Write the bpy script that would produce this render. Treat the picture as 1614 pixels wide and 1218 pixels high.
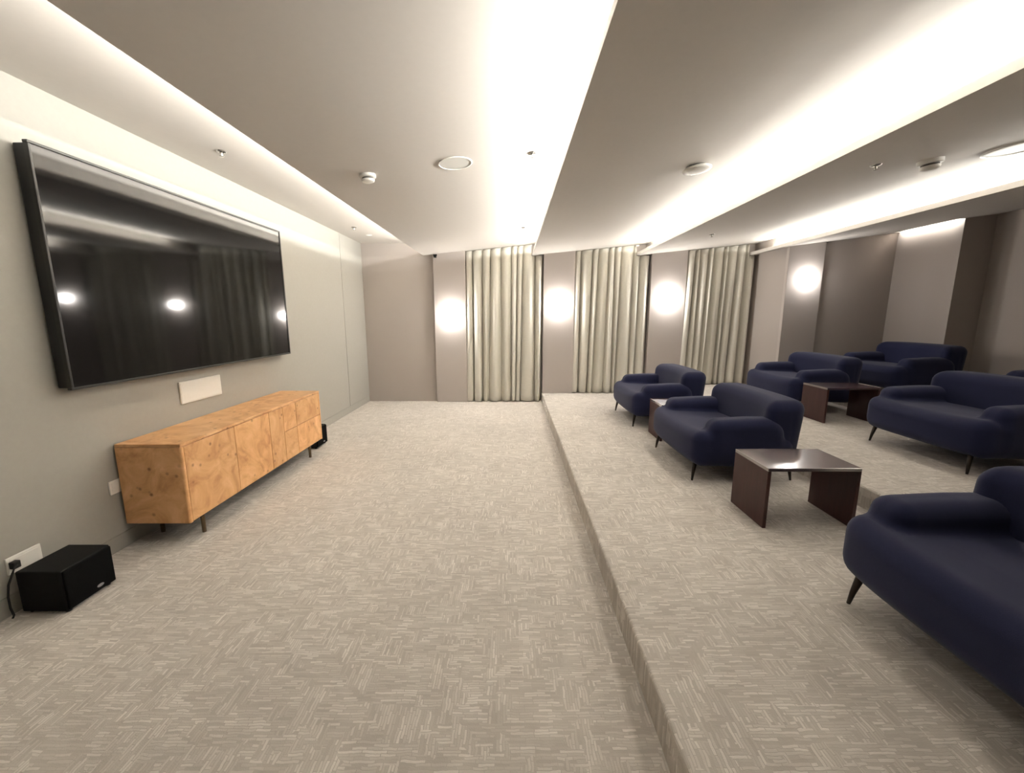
import bpy, bmesh, math, random
import numpy as np
from mathutils import Vector, Matrix

# ------------------------------------------------------------------ camera, world, exposure
for o in list(bpy.data.objects):
    bpy.data.objects.remove(o)
scene = bpy.context.scene
C = scene.collection
cam_d = bpy.data.cameras.new('camera')
cam_d.sensor_width = 36.0
cam_d.sensor_fit = 'HORIZONTAL'
cam_d.lens = 650.0 / 1614.0 * 36.0
cam_d.clip_start = 0.05
cam = bpy.data.objects.new('camera', cam_d)
C.objects.link(cam)
cam.location = (0, 0, 1.45)
cam.rotation_euler = (math.radians(90 - 9.69), 0, 0)
scene.camera = cam

world = bpy.data.worlds.new('world')
scene.world = world
world.use_nodes = True
world.node_tree.nodes['Background'].inputs[0].default_value = (0.9, 0.92, 1.0, 1)
world.node_tree.nodes['Background'].inputs[1].default_value = 0.0

vs = scene.view_settings
vs.view_transform = 'Standard'
vs.look = 'None'
vs.gamma = 1.0
vs.use_curve_mapping = False
vs.exposure = 1.8
scene.cycles.use_denoising = True
scene.cycles.max_bounces = 10
scene.cycles.diffuse_bounces = 7
scene.cycles.glossy_bounces = 4
scene.cycles.use_adaptive_sampling = True
scene.cycles.adaptive_threshold = 0.02
scene.cycles.caustics_reflective = False
scene.cycles.caustics_refractive = False
scene.cycles.sample_clamp_indirect = 6.0

COVE_POWER = 88.0       # watts of one cove light strip
SCONCE_EMIT = 60.0      # radiance of one wall light's frosted lens
COVE_COL = (1.0, 0.975, 0.915)
SCONCE_COL = (1.0, 0.955, 0.91)

# ------------------------------------------------------------------ materials
def newmat(name):
    m = bpy.data.materials.new(name)
    m.use_nodes = True
    nt = m.node_tree
    return m, nt, nt.nodes['Principled BSDF']

def node(nt, typ, **kw):
    n = nt.nodes.new(typ)
    for k, v in kw.items():
        setattr(n, k, v)
    return n

def setin(n, **kw):
    for k, v in kw.items():
        n.inputs[k.replace('_', ' ')].default_value = v

def plain(name, col, rough=0.6, metal=0.0, spec=0.5, noise=0.0, nscale=60.0, bump=0.0):
    m, nt, b = newmat(name)
    b.inputs['Base Color'].default_value = (*col, 1)
    b.inputs['Roughness'].default_value = rough
    b.inputs['Metallic'].default_value = metal
    b.inputs['Specular IOR Level'].default_value = spec
    if noise or bump:
        tc = node(nt, 'ShaderNodeNewGeometry')
        n = node(nt, 'ShaderNodeTexNoise')
        setin(n, Scale=nscale, Detail=4.0)
        nt.links.new(tc.outputs['Position'], n.inputs['Vector'])
        if noise:
            r = node(nt, 'ShaderNodeValToRGB')
            r.color_ramp.elements[0].position = 0.3
            r.color_ramp.elements[1].position = 0.7
            r.color_ramp.elements[0].color = (*[c * (1 - noise) for c in col], 1)
            r.color_ramp.elements[1].color = (*[min(1, c * (1 + noise)) for c in col], 1)
            nt.links.new(n.outputs['Fac'], r.inputs['Fac'])
            nt.links.new(r.outputs['Color'], b.inputs['Base Color'])
        if bump:
            bp = node(nt, 'ShaderNodeBump')
            setin(bp, Strength=bump, Distance=0.002)
            nt.links.new(n.outputs['Fac'], bp.inputs['Height'])
            nt.links.new(bp.outputs['Normal'], b.inputs['Normal'])
    return m

def emitter(name, col, strength):
    m, nt, b = newmat(name)
    b.inputs['Base Color'].default_value = (0.9, 0.9, 0.9, 1)
    b.inputs['Emission Color'].default_value = (*col, 1)
    b.inputs['Emission Strength'].default_value = strength
    return m

def carpet_mat():
    m, nt, b = newmat('woven_carpet')
    b.inputs['Roughness'].default_value = 0.95
    b.inputs['Specular IOR Level'].default_value = 0.1
    g = node(nt, 'ShaderNodeNewGeometry')
    def weave(rot, ofs):
        mp = node(nt, 'ShaderNodeMapping')
        mp.inputs['Rotation'].default_value = (0, 0, rot)
        mp.inputs['Location'].default_value = (ofs, ofs * 0.7, 0)
        nt.links.new(warp.outputs['Vector'], mp.inputs['Vector'])
        br = node(nt, 'ShaderNodeTexBrick')
        br.offset = 0.37
        br.squash = 1.6
        br.squash_frequency = 3
        setin(br, Scale=1.0, Mortar_Size=0.0016, Mortar_Smooth=0.6, Bias=0.0, Brick_Width=0.052, Row_Height=0.0105)
        br.inputs['Color1'].default_value = (0, 0, 0, 1)
        br.inputs['Color2'].default_value = (1, 1, 1, 1)
        br.inputs['Mortar'].default_value = (0.12, 0.12, 0.12, 1)
        nt.links.new(mp.outputs['Vector'], br.inputs['Vector'])
        return br.outputs['Color']
    wn = node(nt, 'ShaderNodeTexNoise')
    setin(wn, Scale=22.0, Detail=2.0)
    nt.links.new(g.outputs['Position'], wn.inputs['Vector'])
    wsc = node(nt, 'ShaderNodeVectorMath', operation='SCALE')
    wsc.inputs['Scale'].default_value = 0.012
    nt.links.new(wn.outputs['Color'], wsc.inputs[0])
    warp = node(nt, 'ShaderNodeVectorMath', operation='ADD')
    nt.links.new(g.outputs['Position'], warp.inputs[0])
    nt.links.new(wsc.outputs[0], warp.inputs[1])
    a = weave(0.0, 0.0)
    c = weave(math.pi / 2, 0.31)
    sel = node(nt, 'ShaderNodeTexVoronoi')
    sel.distance = 'CHEBYCHEV'
    setin(sel, Scale=16.0)
    nt.links.new(g.outputs['Position'], sel.inputs['Vector'])
    selr = node(nt, 'ShaderNodeValToRGB')
    selr.color_ramp.interpolation = 'CONSTANT'
    selr.color_ramp.elements[1].position = 0.60
    nt.links.new(sel.outputs['Color'], selr.inputs['Fac'])
    mx0 = node(nt, 'ShaderNodeMix')
    nt.links.new(selr.outputs['Color'], mx0.inputs[0])
    nt.links.new(a, mx0.inputs[2])
    nt.links.new(c, mx0.inputs[3])
    patch = node(nt, 'ShaderNodeTexNoise')
    setin(patch, Scale=9.0, Detail=3.0)
    nt.links.new(g.outputs['Position'], patch.inputs['Vector'])
    mx = node(nt, 'ShaderNodeMix')
    mx.inputs[0].default_value = 0.42
    nt.links.new(mx0.outputs[0], mx.inputs[2])
    nt.links.new(patch.outputs['Fac'], mx.inputs[3])
    ramp = node(nt, 'ShaderNodeValToRGB')
    e = ramp.color_ramp.elements
    e[0].position = 0.20; e[0].color = (0.47, 0.435, 0.395, 1)
    e[1].position = 0.84; e[1].color = (0.73, 0.69, 0.64, 1)
    k = e.new(0.40); k.color = (0.535, 0.50, 0.457, 1)
    k = e.new(0.58); k.color = (0.585, 0.546, 0.502, 1)
    nt.links.new(mx.outputs[0], ramp.inputs['Fac'])
    # broad wear / pile direction
    big = node(nt, 'ShaderNodeTexNoise')
    setin(big, Scale=1.1, Detail=3.0)
    nt.links.new(g.outputs['Position'], big.inputs['Vector'])
    hv = node(nt, 'ShaderNodeMapRange')
    setin(hv, From_Min=0.3, From_Max=0.7, To_Min=0.93, To_Max=1.07)
    nt.links.new(big.outputs['Fac'], hv.inputs['Value'])
    mul = node(nt, 'ShaderNodeVectorMath', operation='SCALE')
    nt.links.new(ramp.outputs['Color'], mul.inputs[0])
    nt.links.new(hv.outputs['Result'], mul.inputs['Scale'])
    nt.links.new(mul.outputs['Vector'], b.inputs['Base Color'])
    fine = node(nt, 'ShaderNodeTexNoise')
    setin(fine, Scale=260.0, Detail=2.0)
    nt.links.new(g.outputs['Position'], fine.inputs['Vector'])
    add = node(nt, 'ShaderNodeMath', operation='MULTIPLY_ADD')
    nt.links.new(fine.outputs['Fac'], add.inputs[0])
    add.inputs[1].default_value = 0.25
    nt.links.new(mx.outputs[0], add.inputs[2])
    bp = node(nt, 'ShaderNodeBump')
    setin(bp, Strength=0.45, Distance=0.006)
    nt.links.new(add.outputs[0], bp.inputs['Height'])
    nt.links.new(bp.outputs['Normal'], b.inputs['Normal'])
    return m

def burl_mat():
    m, nt, b = newmat('burl_veneer')
    b.inputs['Roughness'].default_value = 0.42
    tc = node(nt, 'ShaderNodeTexCoord')
    oi = node(nt, 'ShaderNodeObjectInfo')
    ofs = node(nt, 'ShaderNodeVectorMath', operation='SCALE')
    cb = node(nt, 'ShaderNodeCombineXYZ')
    for i in range(3):
        nt.links.new(oi.outputs['Random'], cb.inputs[i])
    nt.links.new(cb.outputs[0], ofs.inputs[0])
    ofs.inputs['Scale'].default_value = 17.0
    ad = node(nt, 'ShaderNodeVectorMath', operation='ADD')
    nt.links.new(tc.outputs['Object'], ad.inputs[0])
    nt.links.new(ofs.outputs[0], ad.inputs[1])
    n = node(nt, 'ShaderNodeTexNoise')
    setin(n, Scale=5.0, Detail=6.0, Roughness=0.6, Distortion=1.6)
    nt.links.new(ad.outputs[0], n.inputs['Vector'])
    r = node(nt, 'ShaderNodeValToRGB')
    e = r.color_ramp.elements
    e[0].position = 0.25; e[0].color = (0.50, 0.225, 0.085, 1)
    e[1].position = 0.75; e[1].color = (0.86, 0.53, 0.27, 1)
    k = e.new(0.5); k.color = (0.72, 0.40, 0.175, 1)
    nt.links.new(n.outputs['Fac'], r.inputs['Fac'])
    # knots
    v = node(nt, 'ShaderNodeTexVoronoi')
    setin(v, Scale=13.0)
    nt.links.new(ad.outputs[0], v.inputs['Vector'])
    kr = node(nt, 'ShaderNodeValToRGB')
    kr.color_ramp.elements[0].position = 0.06
    kr.color_ramp.elements[0].color = (1, 1, 1, 1)
    kr.color_ramp.elements[1].position = 0.20
    kr.color_ramp.elements[1].color = (0, 0, 0, 1)
    nt.links.new(v.outputs['Distance'], kr.inputs['Fac'])
    mx = node(nt, 'ShaderNodeMix', data_type='RGBA')
    gate = node(nt, 'ShaderNodeTexNoise')
    setin(gate, Scale=4.0, Detail=1.0)
    nt.links.new(ad.outputs[0], gate.inputs['Vector'])
    gr = node(nt, 'ShaderNodeMapRange')
    setin(gr, From_Min=0.47, From_Max=0.56, To_Min=0.0, To_Max=0.9)
    nt.links.new(gate.outputs['Fac'], gr.inputs['Value'])
    km = node(nt, 'ShaderNodeMath', operation='MULTIPLY')
    nt.links.new(kr.outputs['Color'], km.inputs[0])
    nt.links.new(gr.outputs['Result'], km.inputs[1])
    nt.links.new(km.outputs[0], mx.inputs[0])
    nt.links.new(r.outputs['Color'], mx.inputs[6])
    mx.inputs[7].default_value = (0.23, 0.085, 0.028, 1)
    # per piece tone
    hs = node(nt, 'ShaderNodeHueSaturation')
    mr = node(nt, 'ShaderNodeMapRange')
    setin(mr, To_Min=0.88, To_Max=1.12)
    nt.links.new(oi.outputs['Random'], mr.inputs['Value'])
    nt.links.new(mr.outputs['Result'], hs.inputs['Value'])
    nt.links.new(mx.outputs[2], hs.inputs['Color'])
    nt.links.new(hs.outputs['Color'], b.inputs['Base Color'])
    return m

def dark_wood_mat():
    m, nt, b = newmat('dark_stained_wood')
    b.inputs['Roughness'].default_value = 0.38
    b.inputs['Specular IOR Level'].default_value = 0.35
    b.inputs['Coat Weight'].default_value = 0.0
    b.inputs['Coat Roughness'].default_value = 0.15
    tc = node(nt, 'ShaderNodeTexCoord')
    mp = node(nt, 'ShaderNodeMapping')
    mp.inputs['Scale'].default_value = (4, 40, 4)
    nt.links.new(tc.outputs['Object'], mp.inputs['Vector'])
    n = node(nt, 'ShaderNodeTexNoise')
    setin(n, Scale=1.0, Detail=4.0)
    nt.links.new(mp.outputs['Vector'], n.inputs['Vector'])
    r = node(nt, 'ShaderNodeValToRGB')
    r.color_ramp.elements[0].position = 0.3
    r.color_ramp.elements[0].color = (0.046, 0.017, 0.015, 1)
    r.color_ramp.elements[1].position = 0.7
    r.color_ramp.elements[1].color = (0.062, 0.022, 0.020, 1)
    nt.links.new(n.outputs['Fac'], r.inputs['Fac'])
    nt.links.new(r.outputs['Color'], b.inputs['Base Color'])
    return m

def lacquer_top():
    m = M_wood.copy()
    m.name = 'dark_lacquered_top'
    b = m.node_tree.nodes['Principled BSDF']
    b.inputs['Coat Weight'].default_value = 1.0
    b.inputs['Coat IOR'].default_value = 3.4
    b.inputs['Coat Roughness'].default_value = 0.17
    return m

def fabric_mat(name, col, rough=0.9, sheen=0.0, scale=420.0, bump=0.25):
    m, nt, b = newmat(name)
    b.inputs['Roughness'].default_value = rough
    b.inputs['Specular IOR Level'].default_value = 0.15
    b.inputs['Sheen Weight'].default_value = sheen
    b.inputs['Sheen Roughness'].default_value = 0.5
    tc = node(nt, 'ShaderNodeTexCoord')
    n = node(nt, 'ShaderNodeTexNoise')
    setin(n, Scale=scale, Detail=2.0)
    nt.links.new(tc.outputs['Object'], n.inputs['Vector'])
    r = node(nt, 'ShaderNodeValToRGB')
    r.color_ramp.elements[0].position = 0.3
    r.color_ramp.elements[0].color = (*[c * 0.85 for c in col], 1)
    r.color_ramp.elements[1].position = 0.7
    r.color_ramp.elements[1].color = (*[c * 1.15 for c in col], 1)
    nt.links.new(n.outputs['Fac'], r.inputs['Fac'])
    nt.links.new(r.outputs['Color'], b.inputs['Base Color'])
    bp = node(nt, 'ShaderNodeBump')
    setin(bp, Strength=bump, Distance=0.001)
    nt.links.new(n.outputs['Fac'], bp.inputs['Height'])
    nt.links.new(bp.outputs['Normal'], b.inputs['Normal'])
    return m

M_wood = dark_wood_mat()
M = dict(
    carpet=carpet_mat(),
    ceiling=plain('ceiling_paint', (0.60, 0.572, 0.535), 0.8, spec=0.2, noise=0.01, nscale=30),
    lip=plain('white_trim_paint', (0.78, 0.77, 0.73), 0.6, spec=0.3, noise=0.01, nscale=30),
    wall=plain('taupe_wall_fabric', (0.41, 0.37, 0.34), 0.75, spec=0.25, noise=0.02, nscale=400, bump=0.1),
    tvwall=plain('putty_wall_paint', (0.37, 0.36, 0.325), 0.8, spec=0.2, noise=0.015, nscale=40),
    pier=plain('taupe_padded_panel', (0.44, 0.40, 0.375), 0.5, spec=0.35, noise=0.02, nscale=400, bump=0.1),
    curtain=fabric_mat('linen_curtain_cloth', (0.60, 0.58, 0.515), 0.85, 0.1, 300, 0.15),
    navy=fabric_mat('navy_wool', (0.017, 0.020, 0.056), 0.9, 0.12, 500, 0.3),
    leg=plain('dark_bronze_metal', (0.035, 0.026, 0.02), 0.4, 0.6),
    bronze=plain('brushed_bronze_metal', (0.16, 0.115, 0.07), 0.4, 0.8),
    wood=M_wood, lacquer=lacquer_top(),
    burl=burl_mat(),
    gap=plain('shadow_gap_black', (0.01, 0.009, 0.008), 0.8),
    screen=plain('black_glass_screen', (0.002, 0.002, 0.0024), 0.06, spec=0.4),
    bezel=plain('black_plastic_bezel', (0.012, 0.012, 0.013), 0.35),
    bezel_edge=plain('dark_metal_edge', (0.06, 0.06, 0.058), 0.35, 0.8),
    black=plain('black_matt_cabinet', (0.006, 0.006, 0.006), 0.7, spec=0.2, noise=0.1, nscale=300),
    cloth_black=plain('black_speaker_cloth', (0.004, 0.004, 0.004), 0.9, spec=0.1, noise=0.2, nscale=500),
    badge=plain('silver_badge', (0.4, 0.4, 0.42), 0.35, 0.7),
    white=plain('white_plastic', (0.80, 0.79, 0.75), 0.45, noise=0.01, nscale=50),
    grille=plain('white_perforated_grille', (0.62, 0.61, 0.57), 0.6, noise=0.05, nscale=900),
    slot=plain('dark_slot', (0.10, 0.09, 0.08), 0.7),
    chrome=plain('chrome', (0.55, 0.53, 0.5), 0.25, 1.0),
    sconce=emitter('frosted_lit_glass', SCONCE_COL, SCONCE_EMIT),
    sconce_dim=emitter('frosted_lit_glass_dimmed', SCONCE_COL, SCONCE_EMIT * 0.45),
    led=emitter('led_strip_glow', COVE_COL, 3.0),
    dot=emitter('step_light_glow', (1.0, 0.95, 0.85), 6.0),
    wire=plain('black_rubber', (0.008, 0.008, 0.008), 0.5),
)

# ------------------------------------------------------------------ mesh helpers
def tag(o, label=None, cat=None, group=None, kind=None):
    if label: o['label'] = label
    if cat: o['category'] = cat
    if group: o['group'] = group
    if kind: o['kind'] = kind
    return o

def link(name, me, mat, parent=None, smooth=False):
    o = bpy.data.objects.new(name, me)
    C.objects.link(o)
    if mat is not None and len(me.materials) == 0:
        me.materials.append(mat)
    if parent is not None:
        o.parent = parent
    if smooth:
        for p in me.polygons:
            p.use_smooth = True
    return o

def obj(name, bm, mat, parent=None, smooth=False):
    me = bpy.data.meshes.new(name)
    bmesh.ops.recalc_face_normals(bm, faces=bm.faces)
    bm.to_mesh(me)
    bm.free()
    return link(name, me, mat, parent, smooth)

def empty(name, loc, rz=0.0):
    o = bpy.data.objects.new(name, None)
    C.objects.link(o)
    o.location = loc
    o.rotation_euler = (0, 0, rz)
    o.empty_display_size = 0.1
    return o

def add_box(bm, x0, x1, y0, y1, z0, z1, bev=0.0, seg=2):
    r = bmesh.ops.create_cube(bm, size=1.0)
    vs_ = r['verts']
    for v in vs_:
        v.co = Vector(((x0 + x1) / 2 + v.co.x * (x1 - x0), (y0 + y1) / 2 + v.co.y * (y1 - y0), (z0 + z1) / 2 + v.co.z * (z1 - z0)))
    if bev:
        es = list({e for v in vs_ for e in v.link_edges})
        bmesh.ops.bevel(bm, geom=es, offset=bev, segments=seg, affect='EDGES', profile=0.5)

def box(name, x0, x1, y0, y1, z0, z1, mat, parent=None, bev=0.0, seg=2):
    bm = bmesh.new()
    add_box(bm, x0, x1, y0, y1, z0, z1, bev, seg)
    return obj(name, bm, mat, parent)

def prism(name, xz, y0, y1, mat, parent=None):
    bm = bmesh.new()
    a = [bm.verts.new((x, y0, z)) for x, z in xz]
    b = [bm.verts.new((x, y1, z)) for x, z in xz]
    n = len(xz)
    bm.faces.new(a)
    bm.faces.new(b[::-1])
    for i in range(n):
        bm.faces.new((a[i], b[i], b[(i + 1) % n], a[(i + 1) % n]))
    return obj(name, bm, mat, parent)

def lathe(name, prof, mat, parent=None, n=32, axis='Z', smooth=True):
    """prof: list of (r, h). Revolves about the axis."""
    bm = bmesh.new()
    rings = []
    for r, h in prof:
        ring = []
        if r < 1e-6:
            ring = [bm.verts.new((0, 0, h))] * n
        else:
            for i in range(n):
                t = 2 * math.pi * i / n
                ring.append(bm.verts.new((r * math.cos(t), r * math.sin(t), h)))
        rings.append(ring)
    for a, b in zip(rings[:-1], rings[1:]):
        for i in range(n):
            j = (i + 1) % n
            vv = []
            for v in (a[i], a[j], b[j], b[i]):
                if v not in vv:
                    vv.append(v)
            if len(vv) >= 3:
                try:
                    bm.faces.new(vv)
                except ValueError:
                    pass
    if axis == 'X':
        bmesh.ops.rotate(bm, verts=bm.verts, cent=(0, 0, 0), matrix=Matrix.Rotation(math.pi / 2, 3, 'Y'))
    if axis == 'Y':
        bmesh.ops.rotate(bm, verts=bm.verts, cent=(0, 0, 0), matrix=Matrix.Rotation(math.pi / 2, 3, 'X'))
    o = obj(name, bm, mat, parent, smooth)
    if smooth:
        try:
            o.data.set_sharp_from_angle(angle=math.radians(40))
        except Exception:
            pass
    return o

def tube(name, pts, r, mat, parent=None, n=10):
    bm = bmesh.new()
    rings = []
    pts = [Vector(p) for p in pts]
    for i, p in enumerate(pts):
        d = (pts[min(i + 1, len(pts) - 1)] - pts[max(i - 1, 0)]).normalized()
        up = Vector((0, 0, 1)) if abs(d.z) < 0.9 else Vector((1, 0, 0))
        a = d.cross(up).normalized()
        b = d.cross(a)
        rr = r[i] if isinstance(r, (list, tuple)) else r
        rings.append([bm.verts.new(p + rr * (math.cos(2 * math.pi * k / n) * a + math.sin(2 * math.pi * k / n) * b)) for k in range(n)])
    for A, B in zip(rings[:-1], rings[1:]):
        for k in range(n):
            bm.faces.new((A[k], A[(k + 1) % n], B[(k + 1) % n], B[k]))
    bm.faces.new(rings[0][::-1])
    bm.faces.new(rings[-1])
    return obj(name, bm, mat, parent, True)

def copy_tree(o, parent=None):
    c = o.copy()
    C.objects.link(c)
    if parent is not None:
        c.parent = parent
    for ch in list(o.children):
        copy_tree(ch, c)
    return c

# ------------------------------------------------------------------ setting: floor and stepped platforms
YB, YF = -1.4, 7.0                 # back and far end of the room
XL, XR = -2.46, 5.95               # TV wall and rear wall
S1, S2, S3 = 0.51, 2.41, 4.30      # step edges
Z1, Z2, Z3 = 0.15, 0.30, 0.44
tag(box('floor', XL - 0.2, 6.3, YB - 0.2, YF + 0.2, -0.12, 0.0, M['carpet']), kind='structure')
def platform(x0, z0, z1):
    bm = bmesh.new()
    add_box(bm, x0, 6.3, YB - 0.2, YF + 0.2, z0, z1)
    es = [e for e in bm.edges if all(abs(v.co.x - x0) < 1e-5 and abs(v.co.z - z1) < 1e-5 for v in e.verts)]
    bmesh.ops.bevel(bm, geom=es, offset=0.014, segments=4, affect='EDGES', profile=0.5)
    return tag(obj('floor_platform', bm, M['carpet']), kind='structure')
platform(S1, 0.0, Z1)
platform(S2, Z1, Z2)
platform(S3, Z2, Z3)

# ------------------------------------------------------------------ setting: walls
wl = box('wall_left', XL - 0.2, XL - 0.012, YB - 0.2, YF + 0.2, 0.0, 2.9, M['tvwall'])
tag(wl, kind='structure')
box('wall_panel', XL - 0.012, XL, YB, 6.135, 0.10, 2.75, M['tvwall'], wl, 0.002, 1)
box('wall_panel', XL - 0.012, XL, 6.147, YF, 0.10, 2.75, M['tvwall'], wl, 0.002, 1)
tag(box('baseboard_left', XL - 0.012, XL, YB, YF, 0.0, 0.0985, M['tvwall']), kind='structure')
wf = tag(box('wall_far', XL - 0.2, 4.2, YF + 0.07, YF + 0.2, 0.0, 2.9, M['wall']), kind='structure')
# sconce piers: padded panels standing proud of the far wall
for (a, b, zb) in ((-1.285, -0.76, 0.0), (0.515, 1.03, Z1), (2.27, 2.85, Z1)):
    box('pier_panel', a, b, YF - 0.07, YF + 0.07, zb, 2.75, M['pier'], wf, 0.006, 2)
box('wall_panel', XL, -1.287, YF, YF + 0.07, 0.0, 2.75, M['wall'], wf)
wr = tag(box('wall_corner', 4.0, 6.3, 6.22, YF + 0.2, 0.0, 2.9, M['wall']), kind='structure')
box('pier_panel', 3.985, 4.50, 6.16, 6.22, Z2, 2.75, M['pier'], wr, 0.006, 2)
wr2 = tag(box('wall_right', 5.56, 6.3, 5.33, 6.22, 0.0, 2.9, M['wall']), kind='structure')
tag(box('wall_right_recess', XR, 6.3, YB - 0.2, 5.33, 0.0, 2.9, M['wall']), kind='structure')
tag(box('wall_back', XL - 0.2, 6.3, YB - 0.2, YB, 0.0, 2.9, M['wall']), kind='structure')

# ------------------------------------------------------------------ setting: saw-tooth ceiling with light coves
ZLO = 2.42
faces = [-1.28, 0.50, 2.20, 4.03]
LIP_D = 0.17
bays = [(-1.28, 0.50, 0.10), (0.50, 2.20, 0.10), (2.20, 4.03, 0.10), (4.03, 6.3, 0.125)]
tag(prism('ceiling', [(XL - 0.2, 2.615), (-1.28, 2.615), (-1.28, 2.95), (XL - 0.2, 2.95)], YB - 0.2, YF + 0.2, M['ceiling']), kind='structure')
for x0, x1, sl in bays[:3]:
    tag(prism('ceiling', [(x0, ZLO + sl * LIP_D), (x1, ZLO + sl * (x1 - x0 + LIP_D)), (x1, 2.95), (x0, 2.95)], YB - 0.2, YF + 0.2, M['ceiling']), kind='structure')
bx0, bsl = bays[3][0], bays[3][2]
SLOT = 5.45
for x1, ya, yb in ((6.3, YB - 0.2, 5.33), (SLOT, 5.33, 6.19), (6.3, 6.19, YF + 0.2)):
    tag(prism('ceiling', [(bx0, ZLO + bsl * LIP_D), (x1, ZLO + bsl * (x1 - bx0 + LIP_D)), (x1, 2.95), (bx0, 2.95)], ya, yb, M['ceiling']), kind='structure')
tag(box('ceiling', SLOT, 5.56, 5.33, 6.19, 2.90, 2.95, M['ceiling']), kind='structure')
LIP_HS = (0.042, 0.042, 0.050, 0.050)
LED_HS = (0.064, 0.050, 0.046, 0.046)
for i, xf in enumerate(faces):
    # ledge of each cove with an upturned lip that hides the light strip
    xl = xf - LIP_D
    LIP_H = LIP_HS[i]
    y1 = YF if i < 3 else 7.0
    tag(prism('trim_%d' % (i + 1), [(xl, ZLO), (xf, ZLO + bays[i][2] * LIP_D), (xf, ZLO + bays[i][2] * LIP_D + 0.002), (xl + 0.014, ZLO + 0.012), (xl + 0.014, ZLO + LIP_H), (xl, ZLO + LIP_H)], YB, y1, M['ceiling']), kind='structure')

def ceil_z(x):
    if x < -1.28:
        return 2.615
    for x0, x1, sl in bays:
        if x < x1:
            return ZLO + sl * (x - x0 + LIP_D)

strip_txt = ['LED strip hidden in the ceiling cove nearest the television wall',
             'LED strip hidden in the ceiling cove above the first carpet step',
             'LED strip hidden in the ceiling cove above the front armchair row',
             'LED strip hidden in the ceiling cove above the rear armchairs']
Y0S, Y1S = 1.4, 6.55
for i, xf in enumerate(faces):
    t = empty('light_strip', (xf - 0.03, 0, ZLO + 0.0205))
    tag(t, strip_txt[i], 'strip light', 'cove light strips')
    box('led_profile', -0.012, 0.028, Y0S, Y1S, 0.0, LED_HS[i] - 0.022, M['white'], t, 0.002, 1)
    ld = bpy.data.lights.new('led_light', 'AREA')
    ld.shape = 'RECTANGLE'
    ld.size = 0.03
    ld.size_y = Y1S - Y0S
    ld.energy = COVE_POWER * (0.48, 0.72, 0.62, 0.42)[i]
    ld.color = COVE_COL
    lo = bpy.data.objects.new('led_light', ld)
    C.objects.link(lo)
    lo.parent = t
    lo.location = (-0.005, (Y0S + Y1S) / 2, LED_HS[i] - 0.0205)
    d = Vector((-0.75, 0, 0.66) if i < 2 else (-0.55, 0, 0.83)).normalized()
    lo.rotation_euler = (Matrix((Vector((0, 1, 0)).cross(-d).normalized(), Vector((0, 1, 0)), -d)).transposed()).to_euler()

t = empty('light_strip', (SLOT + 0.001, 5.76, 2.76))
tag(t, 'short LED strip hidden in the ceiling slot above the right wall panel', 'strip light')
box('led_profile', 0.0, 0.012, -0.40, 0.40, -0.012, 0.012, M['white'], t, 0.002, 1)
ld = bpy.data.lights.new('led_light', 'AREA')
ld.shape = 'RECTANGLE'
ld.size = 0.02
ld.size_y = 0.8
ld.spread = math.radians(85)
ld.energy = 3.5
ld.color = COVE_COL
lo = bpy.data.objects.new('led_light', ld)
C.objects.link(lo)
lo.parent = t
lo.location = (0.016, 0, 0)
d = Vector((0.8, 0, -0.6))
lo.rotation_euler = (Matrix((Vector((0, 1, 0)).cross(-d).normalized(), Vector((0, 1, 0)), -d)).transposed()).to_euler()

# ------------------------------------------------------------------ wall lights
def sconce(x, y, z, label, lens='sconce'):
    t = empty('wall_light', (x, y, z))
    tag(t, label, 'wall light', 'round wall lights on the padded piers')
    lathe('back_plate', [(0, 0.0), (0.075, 0.0), (0.075, 0.010), (0.07, 0.012), (0, 0.012)], M['white'], t, 36, 'Y')
    lathe('lens', [(0.050, 0.012), (0.060, 0.05), (0.056, 0.085), (0.044, 0.103), (0.024, 0.113), (0, 0.115)], M[lens], t, 36, 'Y')
    return t
sconce(-1.00, YF - 0.07, 1.46, 'lit wall light on the pier left of the leftmost curtain')
sconce(0.77, YF - 0.07, 1.63, 'lit wall light between the leftmost and the middle curtain')
sconce(2.56, YF - 0.07, 1.74, 'lit wall light between the middle and the rightmost curtain')
sconce(4.28, 6.16, 1.98, 'lit wall light on the panel right of the rightmost curtain', 'sconce_dim')

# step lights in the first riser
for k, (y, w) in enumerate(((6.45, 'nearest the curtain'), (6.12, 'middle of the three'), (5.82, 'nearest the camera of the three'))):
    t = empty('step_light', (S1, y, 0.10))
    tag(t, 'tiny round step light in the first carpet riser, ' + w, 'step light', 'step lights in the riser')
    lathe('rim', [(0.012, 0.0), (0.020, 0.0), (0.020, -0.004), (0.012, -0.005)], M['chrome'], t, 20, 'X')
    lathe('lens', [(0, -0.004), (0.012, -0.003), (0.012, 0.0)], M['dot'], t, 20, 'X')

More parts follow.
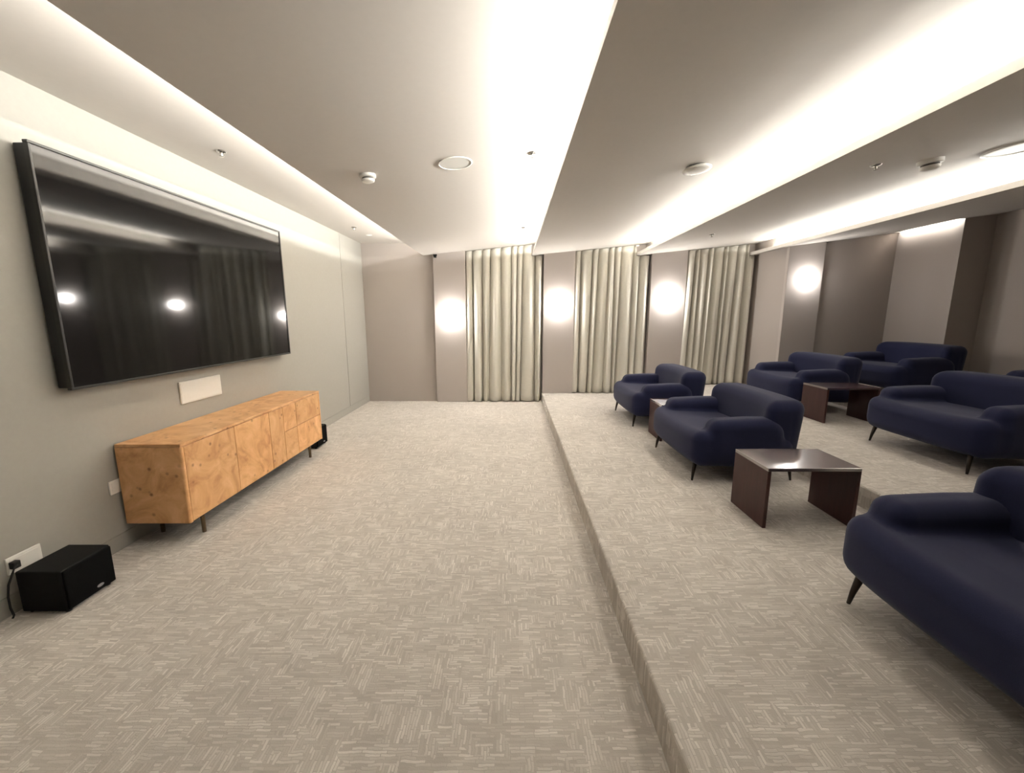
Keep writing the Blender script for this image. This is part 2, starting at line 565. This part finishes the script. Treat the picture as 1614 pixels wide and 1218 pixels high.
# ------------------------------------------------------------------ curtains
def curtain(x0, x1, bx0, bx1, zb, seed, label):
    rnd = random.Random(seed)
    root = empty('curtain', ((x0 + x1) / 2, YF - 0.02, zb))
    tag(root, label, 'curtain', 'floor length linen curtains')
    nf = 9
    w = [rnd.uniform(0.6, 1.45) for _ in range(nf)]
    tot = sum(w)
    edges = [0]
    for q in w:
        edges.append(edges[-1] + q / tot)
    amp = [rnd.uniform(0.75, 1.15) for _ in range(nf)]
    drift = [rnd.uniform(-0.25, 0.25) / nf for _ in range(nf + 1)]
    drift[0] = drift[-1] = 0
    NU, NV = 264, 26
    cx = (x0 + x1) / 2
    verts, fcs = [], []
    for j in range(NV + 1):
        tv = j / NV                                  # 0 bottom .. 1 top
        ed = [edges[i] + drift[i] * (1 - tv) for i in range(nf + 1)]
        xa = bx0 + (x0 - bx0) * tv ** 0.8
        xb = bx1 + (x1 - bx1) * tv ** 0.8
        for i in range(NU + 1):
            u = i / NU
            k = 0
            while k < nf - 1 and u > ed[k + 1]:
                k += 1
            ph = (u - ed[k]) / (ed[k + 1] - ed[k])
            A = (0.052 + 0.010 * (1 - tv)) * amp[k]
            if tv > 0.93:
                A *= 1 - 0.45 * (tv - 0.93) / 0.07
            th = 2 * math.pi * ph
            wl = (xb - xa) * (ed[k + 1] - ed[k])
            yy = A * math.cos(th)
            sway = 0.010 * math.sin(th * 2 + k) * (1 - tv)
            xx = xa + (xb - xa) * u - 0.15 * wl * math.sin(th) + sway
            ztop = ceil_z(min(max(xx, x0), x1)) - 0.006
            if any(f - LIP_D - 0.01 < xx < f + 0.05 for f in faces[1:]):
                ztop = ZLO - 0.004
            zz = zb + 0.012 + (ztop - zb - 0.012) * tv
            if j == 0:
                zz += 0.006 * math.sin(7 * u + seed)
            verts.append((xx - cx, yy, zz - zb))
    for j in range(NV):
        for i in range(NU):
            a = j * (NU + 1) + i
            fcs.append((a, a + 1, a + NU + 2, a + NU + 1))
    me = bpy.data.meshes.new('cloth')
    me.from_pydata(verts, [], fcs)
    o = link('cloth', me, M['curtain'], root, True)
    sd = o.modifiers.new('thickness', 'SOLIDIFY')
    sd.thickness = 0.004
    xt = x1 - 0.18
    tr = prism('curtain_track', [(x0 - cx, ceil_z(x0) - 0.022 - zb), (xt - cx, ceil_z(xt) - 0.022 - zb), (xt - cx, ceil_z(xt) - 0.002 - zb), (x0 - cx, ceil_z(x0) - 0.002 - zb)], 0.02, 0.05, M['white'], root)
    return root
curtain(-0.77, 0.505, -0.79, 0.49, 0.0, 3, 'floor length pale linen curtain, leftmost of three, ending at the step')
curtain(1.02, 2.25, 0.99, 2.245, Z1, 8, 'floor length pale linen curtain, middle of three')
curtain(2.84, 3.97, 2.79, 3.95, Z2, 15, 'floor length pale linen curtain, rightmost of three, behind the armchairs')

# ------------------------------------------------------------------ television
tv = empty('television', (XL, 3.29, 1.055))
tag(tv, 'large black flat television mounted on the grey wall', 'television')
L2, TH = 1.11, 1.245
box('back_cover', 0.012, 0.075, -L2 + 0.01, L2 - 0.01, 0.01, TH - 0.01, M['bezel'], tv, 0.006, 2)
bm = bmesh.new()
fw = 0.014
for (a, b, c_, d) in ((-L2, L2, 0, fw), (-L2, L2, TH - fw, TH), (-L2, -L2 + fw, fw, TH - fw), (L2 - fw, L2, fw, TH - fw)):
    add_box(bm, 0.072, 0.098, a, b, c_, d, 0.002, 1)
obj('bezel', bm, M['bezel_edge'], tv)
box('screen', 0.074, 0.092, -L2 + fw, L2 - fw, fw, TH - fw, M['screen'], tv)
box('wall_bracket', 0.002, 0.014, -0.4, 0.4, 0.35, 0.9, M['bezel'], tv)

# white plate under the television
t = empty('speaker_plate', (XL, 3.21, 0.885))
tag(t, 'flat white rectangular wall plate between the television and the sideboard', 'wall plate')
box('frame', 0.0, 0.012, -0.215, 0.215, -0.083, 0.083, M['white'], t, 0.003, 2)
box('grille', 0.010, 0.0135, -0.207, 0.207, -0.075, 0.075, M['white'], t, 0.001, 1)

# ------------------------------------------------------------------ sideboard
CX0, CX1, CY0, CY1, CZ0, CZ1 = -2.44, -2.035, 2.43, 4.28, 0.155, 0.675
sb = empty('sideboard', (-2.24, 3.355, 0))
tag(sb, 'long low burl wood sideboard on thin bronze legs under the television', 'sideboard')
def rel(name, x0, x1, y0, y1, z0, z1, mat, bev=0.0, seg=2, parent=None):
    return box(name, x0 + 2.24, x1 + 2.24, y0 - 3.355, y1 - 3.355, z0, z1, mat, parent or sb, bev, seg)
rel('carcass', CX0 + 0.005, CX1 - 0.022, CY0 + 0.012, CY1 - 0.012, CZ0 + 0.01, CZ1 - 0.02, M['gap'])
def side_panel(y0, y1, ychamfer):
    # end panel whose front vertical edge is rounded off
    bm = bmesh.new()
    add_box(bm, CX0 + 2.24, CX1 + 2.24, y0 - 3.355, y1 - 3.355, CZ0, CZ1 - 0.021)
    es = [e for e in bm.edges if all(abs(v.co.x - (CX1 + 2.24)) < 1e-5 and abs(v.co.y - (ychamfer - 3.355)) < 1e-5 for v in e.verts)]
    bmesh.ops.bevel(bm, geom=es, offset=0.012, segments=4, affect='EDGES', profile=0.5)
    return obj('side_panel', bm, M['burl'], sb)
side_panel(CY0, CY0 + 0.022, CY0)
side_panel(CY1 - 0.022, CY1, CY1)
rel('top', CX0, CX1, CY0, CY1, CZ1 - 0.02, CZ1, M['burl'], 0.004, 2)
rel('bottom_panel', CX0 + 0.01, CX1 - 0.004, CY0 + 0.015, CY1 - 0.015, CZ0 - 0.002, CZ0 + 0.012, M['leg'])
g = 0.0022
FR = CX1 - 0.021
yA = [CY0 + 0.023, 2.925, 3.36, 3.57]
for a, b in zip(yA[:-1], yA[1:]):
    rel('door', FR, CX1, a + g, b - g, CZ0 + 0.004, CZ1 - 0.023, M['burl'], 0.0025, 2)
zm = 0.425
for a, b in ((3.57, 3.79), (3.79, CY1 - 0.023)):
    rel('drawer', FR, CX1, a + g, b - g, CZ0 + 0.004, zm - g, M['burl'], 0.0025, 2)
    rel('drawer', FR, CX1, a + g, b - g, zm + g, CZ1 - 0.023, M['burl'], 0.0025, 2)
# long base rail and legs
rel('base_rail', -2.12, -2.085, 2.58, 4.14, CZ0 - 0.016, CZ0 - 0.002, M['bronze'], 0.002, 1)
rel('base_rail', -2.40, -2.365, 2.58, 4.14, CZ0 - 0.016, CZ0 - 0.002, M['bronze'], 0.002, 1)
for x in (-2.10, -2.38):
    for y in (2.61, 4.11):
        lg = lathe('leg', [(0, 0), (0.012, 0), (0.0125, 0.006), (0.014, CZ0 - 0.012), (0, CZ0 - 0.012)], M['bronze'], sb, 16)
        lg.location = (x + 2.24, y - 3.355, 0)

# ------------------------------------------------------------------ subwoofers
def subwoofer(x, y, label):
    t = empty('subwoofer', (x, y, 0))
    tag(t, label, 'speaker', 'black subwoofers on the carpet')
    box('cabinet', -0.115, 0.105, -0.125, 0.125, 0.012, 0.225, M['black'], t, 0.006, 3)
    box('front_grille', 0.104, 0.117, -0.12, 0.12, 0.018, 0.220, M['cloth_black'], t, 0.005, 3)
    for sx in (-0.09, 0.085):
        for sy in (-0.1, 0.1):
            f = lathe('foot', [(0, 0), (0.012, 0), (0.014, 0.013), (0, 0.013)], M['wire'], t, 14)
            f.location = (sx, sy, 0)
    b = lathe('badge', [(0, 0.0), (0.018, 0.0), (0.018, 0.002), (0, 0.003)], M['badge'], t, 20, 'X')
    b.location = (0.117, 0.035, 0.045)
    b.scale = (1, 1, 0.45)
    return t
subwoofer(-2.30, 1.945, 'black cube subwoofer on the carpet in front of the wall socket')
subwoofer(-2.26, 4.50, 'black subwoofer half hidden behind the far end of the sideboard')

# sockets
def socket(y, z, w, label):
    t = empty('wall_socket', (XL, y, z))
    tag(t, label, 'socket')
    box('plate', 0, 0.009, -w, w, -0.043, 0.043, M['white'], t, 0.003, 2)
    box('insert', 0.008, 0.0105, -w + 0.014, w - 0.014, -0.03, 0.03, M['white'], t, 0.001, 1)
    return t
s = socket(1.90, 0.245, 0.075, 'white double wall socket behind the near subwoofer')
socket(2.415, 0.41, 0.043, 'small white wall socket beside the near end of the sideboard')
pl = empty('power_cord', (XL + 0.0105, 1.845, 0.25))
tag(pl, 'black power cord plugged in behind the near subwoofer', 'cord')
box('plug', 0.0, 0.028, -0.015, 0.015, -0.018, 0.018, M['wire'], pl, 0.004, 2)
tube('cable', [(0.026, 0, 0), (0.028, -0.012, -0.004), (0.026, -0.025, -0.03), (0.02, -0.045, -0.08), (0.012, -0.05, -0.14), (0.012, -0.05, -0.20), (0.014, -0.045, -0.243), (0.026, -0.06, -0.245)], 0.0045, M['wire'], pl)

# ------------------------------------------------------------------ armchairs (smooth blended upholstery)
def rbox(P, c, h, r):
    q = np.abs(P - np.array(c)) - (np.array(h) - r)
    return np.linalg.norm(np.maximum(q, 0), axis=-1) + np.minimum(q.max(axis=-1), 0) - r

def smin(a, b, k):
    h = np.clip(0.5 + 0.5 * (b - a) / k, 0, 1)
    return b + (a - b) * h - k * h * (1 - h)

def surface_nets(f, lo, hi, res):
    xs = [np.arange(lo[i], hi[i] + res, res) for i in range(3)]
    G = np.stack(np.meshgrid(*xs, indexing='ij'), -1)
    D = f(G)
    nx, ny, nz = D.shape
    S = D < 0
    cnt = np.zeros((nx - 1, ny - 1, nz - 1)); acc = np.zeros((nx - 1, ny - 1, nz - 1, 3))
    cor = [(i, j, k) for i in (0, 1) for j in (0, 1) for k in (0, 1)]
    for a in cor:
        for ax in range(3):
            if a[ax] == 0:
                b = list(a); b[ax] = 1
                sa = tuple(slice(a[i], D.shape[i] - 1 + a[i]) for i in range(3))
                sb_ = tuple(slice(b[i], D.shape[i] - 1 + b[i]) for i in range(3))
                da, db = D[sa], D[sb_]
                m = (da < 0) != (db < 0)
                t = np.where(m, da / np.where(m, da - db, 1), 0)
                p = G[sa] + t[..., None] * (G[sb_] - G[sa])
                acc += np.where(m[..., None], p, 0)
                cnt += m
    act = cnt > 0
    idx = -np.ones(act.shape, int)
    idx[act] = np.arange(act.sum())
    V = acc[act] / cnt[act][:, None]
    F = []
    for ax in range(3):
        o1, o2 = [(1, 2), (2, 0), (0, 1)][ax]
        a = S; b = np.roll(S, -1, axis=ax)
        m = a != b
        for p in np.argwhere(m):
            if p[ax] >= D.shape[ax] - 1 or p[o1] == 0 or p[o2] == 0 or p[o1] >= D.shape[o1] - 1 or p[o2] >= D.shape[o2] - 1:
                continue
            q = []
            for d1, d2 in ((0, 0), (1, 0), (1, 1), (0, 1)):
                c = p.copy(); c[o1] -= d1; c[o2] -= d2
                q.append(idx[tuple(c)])
            if min(q) < 0:
                continue
            F.append(q if S[tuple(p)] else q[::-1])
    return V, np.array(F)

def relax(V, F, f, it=4):
    n = len(V)
    for _ in range(it):
        A = np.zeros_like(V); K = np.zeros(n)
        for i in range(4):
            j = (i + 1) % 4
            np.add.at(A, F[:, i], V[F[:, j]]); np.add.at(K, F[:, i], 1)
            np.add.at(A, F[:, j], V[F[:, i]]); np.add.at(K, F[:, j], 1)
        V = 0.4 * V + 0.6 * A / K[:, None]
        e = 1e-3
        d = f(V)
        g = np.stack([(f(V + np.eye(3)[i] * e) - d) / e for i in range(3)], -1)
        V = V - g * (d / np.maximum((g * g).sum(-1), 1e-4))[:, None]
    e = 1e-3
    g = np.stack([(f(V + np.eye(3)[i] * e) - f(V - np.eye(3)[i] * e)) for i in range(3)], -1)
    N = g / np.maximum(np.linalg.norm(g, axis=-1, keepdims=True), 1e-9)
    return V, N

def part_mesh(name, V, N, F, mat):
    used = np.unique(F)
    mp = -np.ones(len(V), int); mp[used] = np.arange(len(used))
    me = bpy.data.meshes.new(name)
    me.from_pydata(V[used].tolist(), [], mp[F].tolist())
    me.polygons.foreach_set('use_smooth', [True] * len(me.polygons))
    me.materials.append(mat)
    me.normals_split_custom_set_from_vertices(N[used].tolist())
    me.update()
    return me

# local frame: the chair looks towards -X, width along Y
def f_seat(P):
    P = P.copy()
    x, y = P[..., 0], P[..., 1]
    # the front edge rises towards the corners and the seat falls slightly to the back
    P[..., 2] = P[..., 2] - 0.028 * (np.abs(y) / 0.5) ** 3 * np.clip(-x / 0.4, 0, 1) * np.clip((P[..., 2] - 0.13) / 0.2, 0, 1) + 0.02 * np.clip((x + 0.2) / 0.6, 0, 1)
    P[..., 0] = x - 0.045 * (np.abs(y) / 0.52) ** 4 * (x < 0)
    return rbox(P, (-0.045, 0, 0.265), (0.405, 0.52, 0.135), 0.088)
def f_arm(P, s):
    x, y, z = P[..., 0], P[..., 1] * s, P[..., 2]
    z = z + 0.015 * np.clip(-x / 0.3, 0, 1)
    r = np.where(x < -0.02, 0.075, 0.13)
    qx, qz = np.abs(x + 0.02) - (0.29 - r), np.abs(z - 0.36) - (0.16 - r)
    d2 = np.hypot(np.maximum(qx, 0), np.maximum(qz, 0)) + np.minimum(np.maximum(qx, qz), 0) - r
    ry = 0.075
    w1, w2 = d2 + ry, np.abs(y - 0.425) - (0.10 - ry)
    return np.hypot(np.maximum(w1, 0), np.maximum(w2, 0)) + np.minimum(np.maximum(w1, w2), 0) - ry
def f_body(P):
    d = smin(f_seat(P), f_arm(P, 1), 0.038)
    return smin(d, f_arm(P, -1), 0.038)
def f_back(P):
    P = P.copy()
    x, y, z = P[..., 0].copy(), P[..., 1], P[..., 2]
    yr = np.abs(y) / 0.52
    P[..., 0] = x + np.where(x < 0.30, 0.07 * yr ** 2.5, 0.03 * yr ** 6) - 0.09 * (z - 0.40)
    P[..., 2] = z + 0.012 * yr ** 3
    return rbox(P, (0.295, 0, 0.40), (0.13, 0.50, 0.265), 0.085)
Vb, Fb = surface_nets(f_body, (-0.65, -0.7, 0.06), (0.6, 0.7, 0.62), 0.024)
Vb, Nb = relax(Vb, Fb, f_body)
ctr = Vb[Fb].mean(1)
ds, d1, d2 = f_seat(ctr), f_arm(ctr, 1), f_arm(ctr, -1)
lab = np.argmin(np.stack([ds, d1, d2], -1), -1)
me_seat = part_mesh('seat', Vb, Nb, Fb[lab == 0], M['navy'])
me_a1 = part_mesh('armrest', Vb, Nb, Fb[lab == 1], M['navy'])
me_a2 = part_mesh('armrest', Vb, Nb, Fb[lab == 2], M['navy'])
Vk, Fk = surface_nets(f_back, (-0.1, -0.72, 0.08), (0.72, 0.72, 0.8), 0.024)
Vk, Nk = relax(Vk, Fk, f_back)
me_back = part_mesh('backrest', Vk, Nk, Fk, M['navy'])

chair_spots = [
    (1.84, 5.20, Z1, 0.0, 'navy upholstered armchair, front row, nearest the curtains'),
    (1.84, 3.56, Z1, 0.0, 'navy upholstered armchair, front row, between two dark side tables'),
    (1.94, 1.28, Z1, 0.0, 'navy upholstered armchair, closest to the camera, cut off by the right edge'),
    (3.76, 5.34, Z2, 0.0, 'navy upholstered armchair, second row, in front of the rightmost curtain'),
    (3.75, 3.31, Z2, 0.0, 'navy upholstered armchair, second row, right of the dark table, cut by the frame'),
    (5.00, 5.36, Z3, 0.0, 'navy upholstered armchair, back row, against the corner wall panels'),
    (5.00, 3.40, Z3, 0.0, 'navy upholstered armchair, back row, barely visible at the right edge'),
]
proto = empty('armchair', (0, 0, 0))
link('seat', me_seat, M['navy'], proto)
link('armrest', me_a1, M['navy'], proto)
link('armrest', me_a2, M['navy'], proto)
link('backrest', me_back, M['navy'], proto)
for sx in (-1, 1):
    for sy in (-1, 1):
        bx, by = sx * 0.395, sy * 0.42
        tx, ty = sx * 0.37, sy * 0.40
        tube('leg', [(bx, by, 0.0), (bx * 0.7 + tx * 0.3, by * 0.7 + ty * 0.3, 0.06), (tx, ty, 0.165)], [0.008, 0.012, 0.019], M['leg'], proto, 12)
for i, (x, y, z, rz, lb) in enumerate(chair_spots):
    o = proto if i == 0 else copy_tree(proto)
    o.location = (x, y, z)
    o.rotation_euler = (0, 0, rz)
    tag(o, lb, 'armchair', 'navy armchairs in stepped rows')

# ------------------------------------------------------------------ side tables
def side_table(x0, x1, y0, y1, z, h, label):
    t = empty('side_table', ((x0 + x1) / 2, (y0 + y1) / 2, z))
    tag(t, label, 'side table', 'dark wooden waterfall side tables')
    a, b = (x1 - x0) / 2, (y1 - y0) / 2
    th = 0.022
    box('top', -a, a, -b, b, h - th, h, M['lacquer'], t, 0.0015, 1)
    box('side_panel', -a, -a + th, -b, b, 0, h - th, M['wood'], t, 0.0015, 1)
    box('side_panel', a - th, a, -b, b, 0, h - th, M['wood'], t, 0.0015, 1)
    return t
side_table(1.555, 2.125, 2.38, 2.755, Z1, 0.39, 'dark wooden side table, front row, nearest the camera, standing clear of the armchairs')
side_table(1.555, 2.125, 4.18, 4.555, Z1, 0.39, 'dark wooden side table wedged between two front row armchairs')
side_table(3.385, 3.955, 4.355, 4.73, Z2, 0.39, 'dark wooden side table between the second row armchairs')

# ------------------------------------------------------------------ ceiling fittings
def on_ceiling(name, x, y):
    t = empty(name, (x, y, ceil_z(x)))
    sl = 0.0 if x < -1.28 else 0.10
    t.rotation_euler = (0, -math.atan(sl), 0)
    return t
def sprinkler(x, y, label):
    t = on_ceiling('sprinkler', x, y)
    tag(t, label, 'sprinkler', 'ceiling sprinklers')
    lathe('escutcheon', [(0.012, -0.001), (0.034, -0.001), (0.030, -0.007), (0.012, -0.010)], M['chrome'], t, 24)
    lathe('stem', [(0, 0), (0.008, 0), (0.008, -0.025), (0.005, -0.032), (0, -0.032)], M['chrome'], t, 12)
    lathe('deflector', [(0, -0.031), (0.015, -0.031), (0.015, -0.034), (0, -0.034)], M['chrome'], t, 16)
sprinkler(-2.085, 3.20, 'small chrome sprinkler on the ceiling strip above the television')
sprinkler(-2.105, 5.77, 'small chrome sprinkler at the far end of the television wall ceiling strip')
sprinkler(0.143, 3.13, 'small chrome sprinkler right of the round ceiling speaker')
sprinkler(0.156, 5.61, 'small chrome sprinkler above the leftmost curtain')
sprinkler(2.531, 5.47, 'small chrome sprinkler above the rightmost curtain')
sprinkler(2.476, 3.02, 'small sprinkler left of the round detector above the rear rows')
def detector(x, y, r, label):
    t = on_ceiling('smoke_detector', x, y)
    tag(t, label, 'smoke detector', 'white smoke detectors')
    k = r / 0.055
    lathe('base', [(0, 0), (r, 0), (r, -0.018 * k), (r * 0.92, -0.021 * k), (0, -0.021 * k)], M['white'], t, 32)
    lathe('vent_ring', [(r * 0.70, -0.020 * k), (r * 0.70, -0.034 * k)], M['slot'], t, 32)
    lathe('cap', [(0, -0.030 * k), (r * 0.80, -0.031 * k), (r * 0.74, -0.044 * k), (r * 0.5, -0.050 * k), (0, -0.051 * k)], M['white'], t, 32)
detector(-1.05, 3.21, 0.058, 'white stepped smoke detector left of the round ceiling speaker')
detector(2.87, 3.05, 0.07, 'white round detector on the ceiling above the second row')
def speaker(x, y, r, label, drop=0.006):
    t = on_ceiling('ceiling_speaker', x, y)
    tag(t, label, 'ceiling speaker', 'round ceiling speakers')
    lathe('rim', [(r, 0), (r, -drop * 0.7), (r * 0.97, -drop), (r * 0.93, -drop), (r * 0.92, -drop * 0.5)], M['white'], t, 48)
    lathe('grille', [(0, -drop * 0.55), (r * 0.925, -drop * 0.5), (r * 0.925, 0)], M['grille'], t, 48)
speaker(-0.405, 3.165, 0.122, 'large round white speaker grille flush in the ceiling near the middle')
speaker(3.36, 2.95, 0.18, 'large round white speaker in the ceiling at the right edge', 0.012)
t = on_ceiling('access_point', 1.335, 3.205)
tag(t, 'white disc shaped device hanging under the ceiling above the front row', 'ceiling device')
lathe('mount', [(0, 0), (0.06, 0), (0.06, -0.018), (0, -0.018)], M['slot'], t, 32)
lathe('disc', [(0, -0.012), (0.085, -0.012), (0.098, -0.020), (0.098, -0.030), (0.088, -0.038), (0.05, -0.041), (0, -0.042)], M['white'], t, 48)
def downlight(x, y, label):
    t = on_ceiling('downlight', x, y)
    tag(t, label, 'downlight', 'small white recessed downlights')
    lathe('rim', [(0.032, 0), (0.045, 0), (0.045, -0.004), (0.036, -0.006), (0.030, -0.001)], M['white'], t, 32)
    lathe('lens', [(0, -0.001), (0.031, -0.001), (0.031, 0)], M['white'], t, 32)
downlight(-2.083, 6.30, 'small round white downlight at the far end of the television wall strip')
downlight(0.173, 6.185, 'small round white downlight close to the leftmost curtain')
# small dark camera at the top of the far wall
t = empty('security_camera', (-1.235, YF - 0.12, 2.405))
tag(t, 'tiny black security camera at the ceiling left of the first pier', 'camera')
box('mount', -0.03, 0.03, -0.012, 0.012, 0.0, 0.02, M['black'], t, 0.002, 1)
box('body', -0.02, 0.02, -0.035, 0.02, -0.028, 0.002, M['black'], t, 0.004, 2)
